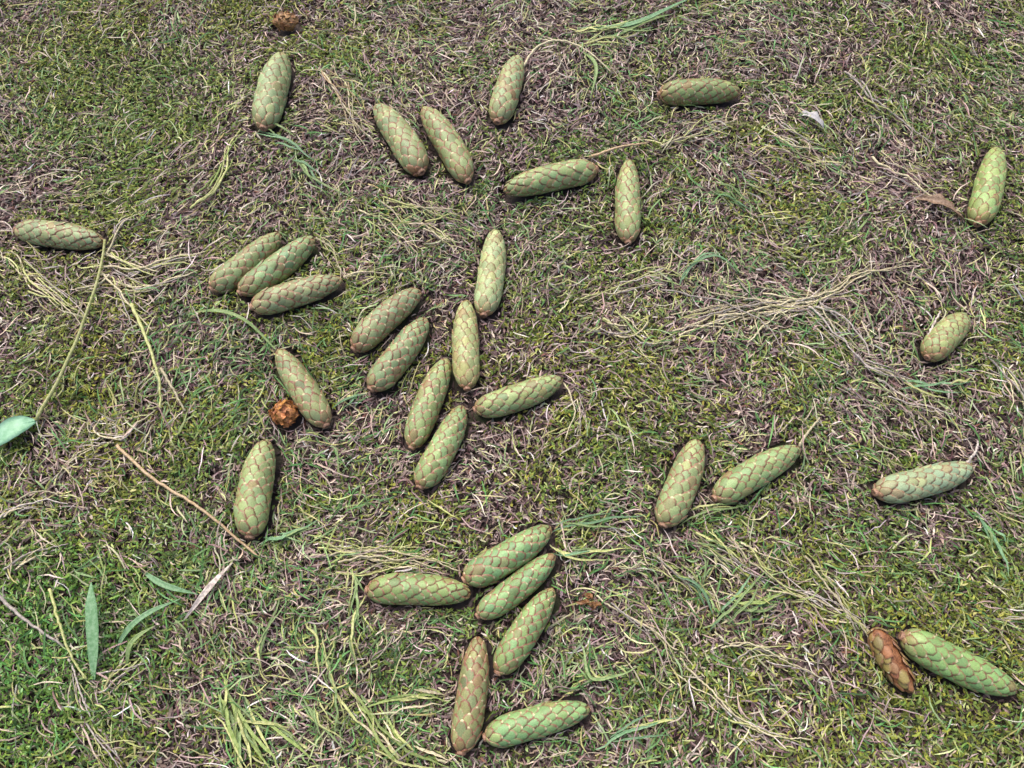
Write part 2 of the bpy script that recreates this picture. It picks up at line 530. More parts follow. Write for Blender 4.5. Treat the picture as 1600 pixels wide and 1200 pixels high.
# fine grass blades
layers = []
GR = [(640, 1010, 150, .35), (840, 1010, 120, .3), (1000, 1150, 150, .35), (450, 1120, 150, .4), (560, 300, 130, .25), (60, 1080, 170, .9), (430, 600, 110, .5), (640, 400, 110, .4), (380, 880, 120, .45), (1100, 300, 150, .35), (900, 1130, 200, .45), (1200, 480, 130, .35),
      (1480, 420, 130, .2), (940, 130, 120, .4), (480, 700, 100, .4), (520, 400, 120, .3), (620, 120, 120, .3), (260, 970, 130, .4), (1560, 900, 150, .3), (1100, 850, 150, .3)]
for (n, l0, l1, w0, w1, zl) in ((38000, .007, .018, .0010, .0020, .005), (9000, .018, .04, .0011, .0019, .008)):
    x, y = scatter(n)
    d_ = np.clip(0.25 + blobs(x, y, GR) * 0.8 + 1.1 * (fbm(x, y, 6, 3, 3) - 0.5), 0, 1)
    k = rng.random(len(x)) < d_
    x, y = x[k], y[k]; m = len(x)
    yaw = flow(x, y) + rng.normal(0, .8, m) + math.pi * rng.integers(0, 2, m)
    c_ = pick(m, GRASS)
    layers.append(ribbons(x, y, rng.uniform(.003, zl + .004, m), yaw, rng.uniform(l0, l1, m), rng.uniform(w0, w1, m), rng.normal(0, .8, m),
                          rng.uniform(0, .6, m), rng.uniform(-.5, .1, m), rng.normal(0, .5, m), c_, np.clip(c_ * 1.2, 0, .8), nseg=4, wob=.2))
build_stuff('fine_grass', layers, M_GRASS, 'fine short green grass blades lying through the moss', 'grass')


# ------------------------------------------------------------------ cones
def profile(tt):
    """radius of a cone of length 1 and width 1"""
    tt = np.asarray(tt, float)
    up = np.clip(tt / 0.30, 0, 1); dn = np.clip((1 - tt) / 0.52, 0, 1)
    a_ = (1 - (1 - up) ** 2.8) ** 0.45
    b_ = (1 - (1 - dn) ** 2.6) ** 0.52
    return 0.5 * np.minimum(a_, 1) * b_


TS = np.concatenate([np.linspace(0, .04, 60) ** 1.0, np.linspace(.04, .96, 160)[1:], np.linspace(.96, 1, 60)[1:]])
ASP = 0.33
RS = profile(TS) * ASP
AL = np.concatenate([[0], np.cumsum(np.hypot(np.diff(TS), np.diff(RS)))])
ATOT = AL[-1]


def surf(a_, th):
    tt = np.interp(a_, AL, TS); r = np.interp(a_, AL, RS)
    e = 0.01
    dt = np.interp(a_ + e, AL, TS) - np.interp(a_ - e, AL, TS)
    dr = np.interp(a_ + e, AL, RS) - np.interp(a_ - e, AL, RS)
    l = math.hypot(dt, dr) or 1
    nx, nr = -dr / l, dt / l
    return np.array([tt, r * math.cos(th), r * math.sin(th)]), np.array([nx, nr * math.cos(th), nr * math.sin(th)])


OUT = []
for k in range(10):
    ph = 2 * math.pi * k / 10
    e = 2 / 1.75
    OUT.append((0.5 + 0.5 * math.copysign(abs(math.cos(ph)) ** e, math.cos(ph)), math.copysign(abs(math.sin(ph)) ** e, math.sin(ph))))


def scale_mesh(a0, th, size, lift, jit, open_=0.0, W=0.079, LN=0.205):
    """one shield-shaped scale lying on the cone, attached at arc a0, tip towards the cone's tip"""
    V, RSV, F = [], [], []
    ln, wd = LN * size, W * size
    yawj = random.gauss(0, 0.06)

    def pt(s, v, rho, drop=0.0):
        a_ = a0 + s * ln
        aa = min(max(a_, 0.001), ATOT - 0.001)
        P, N = surf(aa, th)
        r = max(math.hypot(P[1], P[2]), 0.30 * 0.5 * ASP)
        P, N = surf(aa, th + (v * wd + yawj * s * ln) / r)
        h = -0.006 + lift * s * ln + open_ * s * s * ln + 0.006 * (1 - rho * rho) - drop
        over = max(0, a_ - (ATOT - 0.001))
        return P + N * (h - 0.3 * over)
    cs, cv = 0.62, 0.0
    V.append(pt(cs, cv, 0)); RSV.append((0, cs, 0))
    for ring, rho in ((0, 0.6), (1, 1.0), (2, 1.0)):
        for (s, v) in OUT:
            q = 1 + jit * random.uniform(-.5, .5) if ring else 1
            s2 = cs + (s - cs) * rho * q; v2 = cv + (v - cv) * rho * q
            V.append(pt(s2, v2, rho, 0.010 if ring == 2 else 0)); RSV.append((rho, s2, v2))
    for k in range(10):
        k2 = (k + 1) % 10
        F.append((0, 1 + k, 1 + k2))
        F.append((1 + k, 11 + k, 11 + k2, 1 + k2))
        F.append((11 + k, 21 + k, 21 + k2, 11 + k2))
    return V, RSV, F


def warp(v, sh):
    """bend, taper and end-narrowing of one cone (x along the cone, centred; y, z in widths)"""
    bend, tp, bu = sh
    k = 1 - tp * v[0] - bu * 4 * v[0] * v[0]
    return (v[0], v[1] * k + bend / ASP * (v[0] ** 2 - .1), v[2] * k)


def make_scale(name, sh, mat, *args, **kw):
    V, RSV, F = scale_mesh(*args, **kw)
    V = [warp((v[0] - 0.5, v[1] / ASP, v[2] / ASP), sh) for v in V]
    me = mesh_py(name, V, F, mat)
    at_ = me.attributes.new('rs', 'FLOAT_VECTOR', 'POINT')
    at_.data.foreach_set('vector', np.array(RSV, np.float32).ravel())
    return me


def arcs(N):
    """attachment arcs so that every scale gets the same area"""
    g = np.linspace(0, ATOT, 400)
    wgt = np.maximum(np.interp(g, AL, RS), 0.42 * 0.5 * ASP)
    cw = np.cumsum(wgt); cw = cw / cw[-1]
    return [float(np.interp((i + 0.5) / N, cw, g)) for i in range(N)]


def lathe_mesh(name, mat, sh, shrink=0.93, ns=14):
    V, F = [], []
    ts = np.concatenate([[0.0], np.linspace(0.012, 0.988, 14), [1.0]])
    for q in ts:
        r = float(profile(q)) * shrink
        for k in range(ns):
            th = 2 * math.pi * k / ns
            V.append(warp((q * 0.985 + .0075 - .5, r * math.cos(th), r * math.sin(th)), sh))
    for i in range(len(ts) - 1):
        for k in range(ns):
            k2 = (k + 1) % ns
            F.append((i * ns + k, i * ns + k2, (i + 1) * ns + k2, (i + 1) * ns + k))
    return mesh_py(name, V, F, mat)


def scar_mesh(sh):
    """ring-shaped scar where the stalk broke off"""
    V, F = [], []
    prof = [(0.035, 0.17), (-0.012, 0.155), (-0.022, 0.12), (-0.010, 0.07), (-0.016, 0.03)]
    ns = 10
    for (x, r) in prof:
        for k in range(ns):
            th = 2 * math.pi * k / ns
            q = 1 + random.uniform(-.1, .1)
            V.append(warp((x - .5, r * q * math.cos(th), r * q * math.sin(th)), sh))
    for i in range(len(prof) - 1):
        for k in range(ns):
            k2 = (k + 1) % ns
            F.append((i * ns + k, (i + 1) * ns + k, (i + 1) * ns + k2, i * ns + k2))
    F.append(tuple((len(prof) - 1) * ns + k for k in range(ns)))
    return mesh_py('stalk_scar', V, F, M_SCAR)


NV, NSC = 8, 118
GA = math.radians(137.508)
variants = []
for v in range(NV):
    bend = (random.uniform(-0.16, 0.16), random.uniform(-0.06, 0.14), random.uniform(0.0, 0.09))
    hand = 1 if v % 2 else -1
    roll = random.uniform(0, 6.28)
    As = arcs(NSC)
    sc = []
    for i, a0 in enumerate(As):
        r = float(np.interp(a0, AL, RS)) / (0.5 * ASP)
        size = max(0.60, min(1.0, r ** 0.5)) * random.uniform(0.95, 1.06)
        th = roll + hand * i * GA + random.gauss(0, 0.03)
        start = a0 - 0.10 * size
        me = make_scale('scale', bend, M_SCALE, max(start, -0.02), th, size, 0.075, 0.07, open_=0.02 if random.random() > .12 else random.uniform(.05, .10))
        sc.append((me, a0 / ATOT))
    variants.append((sc, lathe_mesh('core', M_CORE, bend), scar_mesh(bend)))

G_CONE = 'green cones scattered on the mossy lawn'
for i, ((A, B, r), (pb, pt_, wpx, colr, redn, lab)) in enumerate(zip(cone_geo, CONES)):
    L = float(np.linalg.norm(B - A)); D = 2 * r
    root = bpy.data.objects.new('spruce_cone', None)
    COL.objects.link(root)
    mid = (A + B) / 2
    xa = Vector(B - A).normalized()
    ya = Vector((0, 0, 1)).cross(xa).normalized()
    za = xa.cross(ya)
    R3 = Matrix((xa, ya, za)).transposed().to_4x4()
    base = Vector(mid) - za * r
    # the Empty stands at the cone's underside; parts are raised by half a width
    root.matrix_world = Matrix.Translation(base) @ R3 @ Matrix.Diagonal((L, D * 0.92, D * 0.92, 1))
    root.empty_display_size = 0.1
    tag(root, lab, 'cone', G_CONE)
    sc, core, scar = variants[i % NV]
    for nm, me in (('core', core), ('stalk_scar', scar)):
        o = link(nm, me, root); o.location = (0, 0, 0.5)
    rr = random.Random(i)
    for me, f in sc:
        o = link('scale', me, root); o.location = (0, 0, 0.5)
        endr = max(0, 1 - f / 0.17) * 0.95 + max(0, (f - 0.86) / 0.14) * 1.05
        jb = rr.gauss(1.04, 0.14)
        hue = rr.gauss(0, 0.05)
        mixr = min(0.85, max(0, endr * rr.uniform(.6, 1.1)) + (rr.uniform(.2, .55) if rr.random() < 0.07 * redn else 0))
        cc = [colr[0] * 0.94 * jb * (1 + hue), colr[1] * 1.0 * jb, colr[2] * 1.05 * jb * (1 - hue)]
        rd = (0.31, 0.135, 0.07)
        cc = [cc[k] * (1 - mixr) + rd[k] * mixr for k in range(3)]
        o.color = (*cc, min(1.0, redn * rr.uniform(0.8, 1.25) + 0.08 + 0.3 * endr))

# ------------------------------------------------------------------ chewed brown cone
A, B, r = CHEW
root = bpy.data.objects.new('chewed_cone', None); COL.objects.link(root)
L = float(np.linalg.norm(B - A)); D = 2 * r
xa = Vector(B - A).normalized(); ya = Vector((0, 0, 1)).cross(xa).normalized(); za = xa.cross(ya)
root.matrix_world = Matrix.Translation(Vector((A + B) / 2) - za * r) @ Matrix((xa, ya, za)).transposed().to_4x4() @ Matrix.Diagonal((L, D, D, 1))
tag(root, 'rusty brown chewed cone stripped open along one side, beside a green cone', 'cone')
me = lathe_mesh('core', M_RUST, (0.03, .1, .1), 0.90, 18)
rj = random.Random(3)
for v in me.vertices:
    th = math.atan2(v.co.z, v.co.y)
    groove = math.exp(-((th - 1.25) / 0.45) ** 2) * max(0, 1 - (v.co.x / .42) ** 2)
    k = 1 - 0.26 * groove + rj.uniform(-.09, .07)
    v.co.y *= k; v.co.z *= k
o = link('core', me, root); o.location = (0, 0, .5); o.color = (0.8, 0.75, 0.95, 1)
for i, a0 in enumerate(arcs(80)):
    th = (i * GA) % (2 * math.pi)
    f = a0 / ATOT
    if abs(th - 1.25) < 0.62 and 0.12 < f < 0.86:
        continue
    if rj.random() < 0.12:
        continue
    rr_ = float(np.interp(a0, AL, RS)) / (0.5 * ASP)
    me = make_scale('scale', (0.03, .1, .1), M_SCALE, max(a0 - .1, -.02), th, max(.55, rr_ ** .5) * rj.uniform(.75, 1.05), 0.10, 0.5, open_=rj.uniform(0, .22))
    o = link('scale', me, root); o.location = (0, 0, .5)
    near = abs(th - 2.2) < 0.5
    cc = (0.25, 0.20, 0.06) if (near and rj.random() < .5) else (0.27 * rj.uniform(.6, 1.2), 0.145 * rj.uniform(.7, 1.2), 0.055)
    o.color = (*cc, 0.45)

# ------------------------------------------------------------------ crumpled rusty lumps
for li, (x, y, a_, b_) in enumerate(LUMPS):
    p = at(x, y, 0.012)
    s = depth(p) / FPX
    ra, rb = a_ * s, b_ * s
    root = bpy.data.objects.new('cone_fragment', None); COL.objects.link(root)
    root.location = (p[0], p[1], float(H(p[0], p[1])) + 0.003)
    tag(root, ('rusty orange crumpled round lump touching a green cone', 'frayed tan brown lump lying loose on dark thatch')[li], 'cone fragment')
    rj = random.Random(20 + li)
    ns, nr_ = 18, 11
    V, F = [], []
    for i in range(nr_):
        ph = math.pi * i / (nr_ - 1)
        for k in range(ns):
            th = 2 * math.pi * k / ns
            q = 0.80 + 0.10 * math.sin(3 * th + 2 * ph + li) * math.sin(ph) + rj.uniform(-.09, .09) * math.sin(ph)
            V.append((ra * q * math.sin(ph) * math.cos(th), rb * 1.1 * q * math.sin(ph) * math.sin(th), rb * .85 * (1 + q * math.cos(ph))))
    for i in range(nr_ - 1):
        for k in range(ns):
            k2 = (k + 1) % ns
            F.append((i * ns + k, (i + 1) * ns + k, (i + 1) * ns + k2, i * ns + k2))
    tint = ((1.35, 1.3, 1.2), (1.0, 1.2, 1.5))[li]
    o = link('core', mesh_py('core', V, F, M_RUST), root); o.color = (*tint, 1)
    for q in range(34):
        # curled torn flakes round the lump
        th = q * GA; ph = math.acos(1 - 1.45 * (q + .5) / 34)
        n_ = Vector((math.sin(ph) * math.cos(th), math.sin(ph) * math.sin(th), math.cos(ph)))
        c0 = Vector((n_.x * ra * .80, n_.y * rb * .9, rb * .85 + n_.z * rb * .72))
        tx = n_.cross(Vector((rj.uniform(-1, 1), rj.uniform(-1, 1), rj.uniform(-1, 1)))).normalized()
        ty = n_.cross(tx)
        fl = ra * rj.uniform(.30, .55); fw = fl * rj.uniform(.5, .8)
        V, F = [], []
        for i in range(4):
            for k in range(3):
                uu, v_ = i / 3, k - 1
                ww = fw * (0.7 + 0.5 * math.sin(uu * 2.6)) * .5
                P = c0 + tx * (uu - .4) * fl + ty * v_ * ww * rj.uniform(.8, 1.15) + n_ * (fl * .22 * uu * uu - fl * .22 * abs(v_) * (1 - uu) + rj.uniform(-.04, .04) * fl)
                V.append(P)
        V += [P - n_ * fl * .08 for P in V]
        for i in range(3):
            for k in range(2):
                a0 = i * 3 + k
                F += [(a0, a0 + 1, a0 + 4, a0 + 3), (12 + a0, 12 + a0 + 3, 12 + a0 + 4, 12 + a0 + 1)]
        rim = [0, 1, 2, 5, 8, 11, 10, 9, 6, 3]
        for k in range(10):
            F.append((rim[k], rim[(k + 1) % 10], rim[(k + 1) % 10] + 12, rim[k] + 12))
        o = link('flake', mesh_py('flake', V, F, M_RUST), root)
        jj = rj.uniform(.75, 1.35)
        o.color = (tint[0] * jj, tint[1] * jj * rj.uniform(.85, 1.15), tint[2] * jj, 1)


# ------------------------------------------------------------------ grass stems, blades and leaves
def smooth_path(pts, n):
    """Catmull-Rom through points, n samples"""
    P = [np.array(p, float) for p in pts]
    if len(P) == 2:
        P.insert(1, (P[0] + P[1]) / 2)
    P = [2 * P[0] - P[1]] + P + [2 * P[-1] - P[-2]]
    out = []
    m = len(P) - 3
    for k in range(n):
        u = k / (n - 1) * m
        i = min(int(u), m - 1); f = u - i
        a_, b_, c_, d_ = P[i:i + 4]
        out.append(0.5 * ((2 * b_) + (c_ - a_) * f + (2 * a_ - 5 * b_ + 4 * c_ - d_) * f * f + (-a_ + 3 * b_ - 3 * c_ + d_) * f ** 3))
    return out


def ground_path(px, z0, z1, n, arch=0.0, jit=0.0):
    pts = [at(x, y, 0.008) for x, y in px]
    path = smooth_path(pts, n)
    out = []
    for k, p in enumerate(path):
        f = k / (n - 1)
        z = z0 + (z1 - z0) * f + arch * math.sin(math.pi * f) + jit * random.uniform(-1, 1)
        out.append(np.array([p[0] + jit * random.uniform(-1, 1), p[1] + jit * random.uniform(-1, 1), float(H(p[0], p[1])) + z]))
    return out


def stem_mesh(name, path, r0, r1, mat, ns=6):
    V, F = [], []
    n = len(path)
    for i, p in enumerate(path):
        d = path[min(i + 1, n - 1)] - path[max(i - 1, 0)]
        d = d / (np.linalg.norm(d) + 1e-9)
        sd_ = np.cross(d, [0, 0, 1]); sd_ /= np.linalg.norm(sd_) + 1e-9
        up = np.cross(sd_, d)
        r = r0 + (r1 - r0) * i / (n - 1)
        for k in range(ns):
            th = 2 * math.pi * k / ns
            V.append(p + r * (math.cos(th) * sd_ + math.sin(th) * up))
    for i in range(n - 1):
        for k in range(ns):
            k2 = (k + 1) % ns
            F.append((i * ns + k, i * ns + k2, (i + 1) * ns + k2, (i + 1) * ns + k))
    F.append(tuple(range(ns))[::-1]); F.append(tuple((n - 1) * ns + k for k in range(ns)))
    return mesh_py(name, V, F, mat)


def blade_mesh(name, path, width, mat, fold=0.25, shape=(0.35, 1.0, 0.9, 0.06), thick=0.0004, twist=0.0):
    """a leaf blade with a folded midrib and thickness"""
    n = len(path)
    V, F = [], []
    ws = np.interp(np.linspace(0, 1, n), np.linspace(0, 1, len(shape)), shape) * width * .5
    for side in (0, -thick):
        for i, p in enumerate(path):
            d = path[min(i + 1, n - 1)] - path[max(i - 1, 0)]
            d = d / (np.linalg.norm(d) + 1e-9)
            sd_ = np.cross(d, [0, 0, 1]); sd_ /= np.linalg.norm(sd_) + 1e-9
            up = np.cross(sd_, d)
            tw = twist * (i / (n - 1) - .5)
            sd_, up = sd_ * math.cos(tw) + up * math.sin(tw), up * math.cos(tw) - sd_ * math.sin(tw)
            for k, (q, h) in enumerate(((-1, fold), (-.5, fold * .35), (0, 0), (.5, fold * .35), (1, fold))):
                V.append(p + sd_ * q * ws[i] + up * (h * ws[i] + side))
    m = n * 5
    for i in range(n - 1):
        for k in range(4):
            a0 = i * 5 + k
            F.append((a0, a0 + 5, a0 + 6, a0 + 1)); F.append((m + a0, m + a0 + 1, m + a0 + 6, m + a0 + 5))
        for k in (0, 4):
            a0 = i * 5 + k
            F.append((a0, m + a0, m + a0 + 5, a0 + 5))
    return mesh_py(name, V, F, mat)


def px_m(px, py):
    return depth(at(px, py)) / FPX


def stem(pts, wpx, mat, label, group=None, name='fallen_straw', z=(.013, .013), taper=.55, arch=.004, jit=.0006):
    s = px_m(*pts[len(pts) // 2])
    n = 8 * len(pts)
    return tag(link(name, stem_mesh(name, ground_path(pts, z[0], z[1], n, arch, jit), wpx * s * .5, wpx * s * .5 * taper, mat)), label, 'straw', group)


def blade(pts, wpx, mat, label, group=None, name='grass_leaf', z=(.008, .012), arch=.006, shape=(0.35, 1.0, 0.9, 0.06), fold=.3, twist=0.):
    s = px_m(*pts[len(pts) // 2])
    return tag(link(name, blade_mesh(name, ground_path(pts, z[0], z[1], 7 * len(pts), arch), wpx * s, mat, fold, shape, twist=twist)), label, 'grass blade', group)


# the broad leaf on its pale stem
root = bpy.data.objects.new('broad_leaf', None); COL.objects.link(root)
tag(root, 'broad pale bluish green leaf at the end of a straight straw stem', 'leaf')
p0 = at(62, 662)
root.location = p0.tolist()
RL = Vector(p0)


def child_mesh(name, me):
    for v in me.vertices:
        v.co -= RL
    return link(name, me, root)


child_mesh('blade', blade_mesh('blade', ground_path([(62, 660), (40, 672), (15, 690), (-8, 707)], .013, .016, 20, .010), 36 * px_m(30, 680), M_LEAF, .07, (0.12, .75, 1.0, .95, .6, .1), .0006))
child_mesh('midrib', stem_mesh('midrib', ground_path([(62, 660), (40, 672), (15, 690), (-6, 705)], .0133, .0163, 20, 0.009), .0006, .0003, M_LEAF))
child_mesh('stem', stem_mesh('stem', ground_path([(62, 661), (105, 590), (140, 510), (160, 445), (168, 380)], 0.015, .015, 30, .006), .0021, .0015, M_STRAWG))

LB = 'long pale straw stem lying on the moss'
# single, tellable stems and blades
stem([(185, 698), (240, 748), (320, 800), (405, 872)], 5.5, M_RED, 'long tan stem running past the plump green cone', taper=.7, z=(.012, .010))
stem([(208, 478), (232, 530), (252, 590), (254, 640)], 6, M_STRAWG, 'kinked yellow green stem on the moss near the broad leaf stem')
stem([(254, 578), (275, 612), (292, 645)], 5, M_STRAW, 'short forked straw twig beside the kinked stem')
stem([(0, 930), (45, 968), (104, 1010)], 6, M_GREY, 'grey brown twig near the wide upright grass blade')
stem([(82, 922), (100, 975), (118, 1025), (140, 1062)], 5, M_STRAWG, 'thin greenish stem leading to the foot of the wide grass blade')
blade([(148, 1062), (156, 1010), (158, 960), (157, 915)], 19, M_COOL, 'wide blue green grass blade standing out from low moss', z=(.010, .026), shape=(.25, .8, 1.0, .9, .08), fold=.2)
blade([(178, 1022), (205, 985), (240, 958), (285, 936)], 9, M_COOL, 'curved green grass blade beside the wide blue green blade')
blade([(198, 1040), (212, 1005), (245, 978)], 8, M_BLADE, 'short green grass blade beside the wide blue green blade')
blade([(222, 892), (262, 916), (312, 930)], 9, M_COOL, 'lance-shaped green blade pointing at the whitish dry leaf')
blade([(285, 972), (318, 935), (345, 905), (366, 880)], 10, M_GREY, 'whitish dry twisted grass leaf', shape=(.1, .7, 1, .7, .3), twist=1.5)
blade([(300, 488), (345, 490), (390, 508), (432, 548)], 6, M_BLADE, 'thin green blade ending at the tip of the cone with the rusty lump', shape=(.3, 1, .8, .4))
blade([(905, 44), (960, 48), (1010, 36), (1072, 4)], 8, M_COOL, 'flat green grass blade broad at its middle', shape=(.1, .8, 1, .8, .3))
blade([(955, 62), (1000, 44), (1050, 26)], 7, M_BLADE, 'narrow green blade beside the flat broad blade')
stem([(815, 112), (838, 82), (870, 72), (905, 80), (955, 118)], 4, M_STRAW, 'pale curved straw arching round dark moss')
blade([(905, 78), (930, 110), (922, 158)], 6, M_BLADE, 'bent green blade hanging from the curved straw')
stem([(1246, 700), (1258, 680), (1278, 656)], 5, M_STRAW, 'pale straw at the tip of a green cone', taper=.6)
stem([(1505, 728), (1516, 712), (1524, 692)], 5, M_GREY, 'short whitish straw beside the grey-green cone')
stem([(920, 250), (965, 238), (1010, 228)], 5, M_RED, 'short tan straw between two green cones')
stem([(1440, 545), (1449, 520), (1466, 490)], 5, M_GREY, 'pale straw beside the short stubby cone')

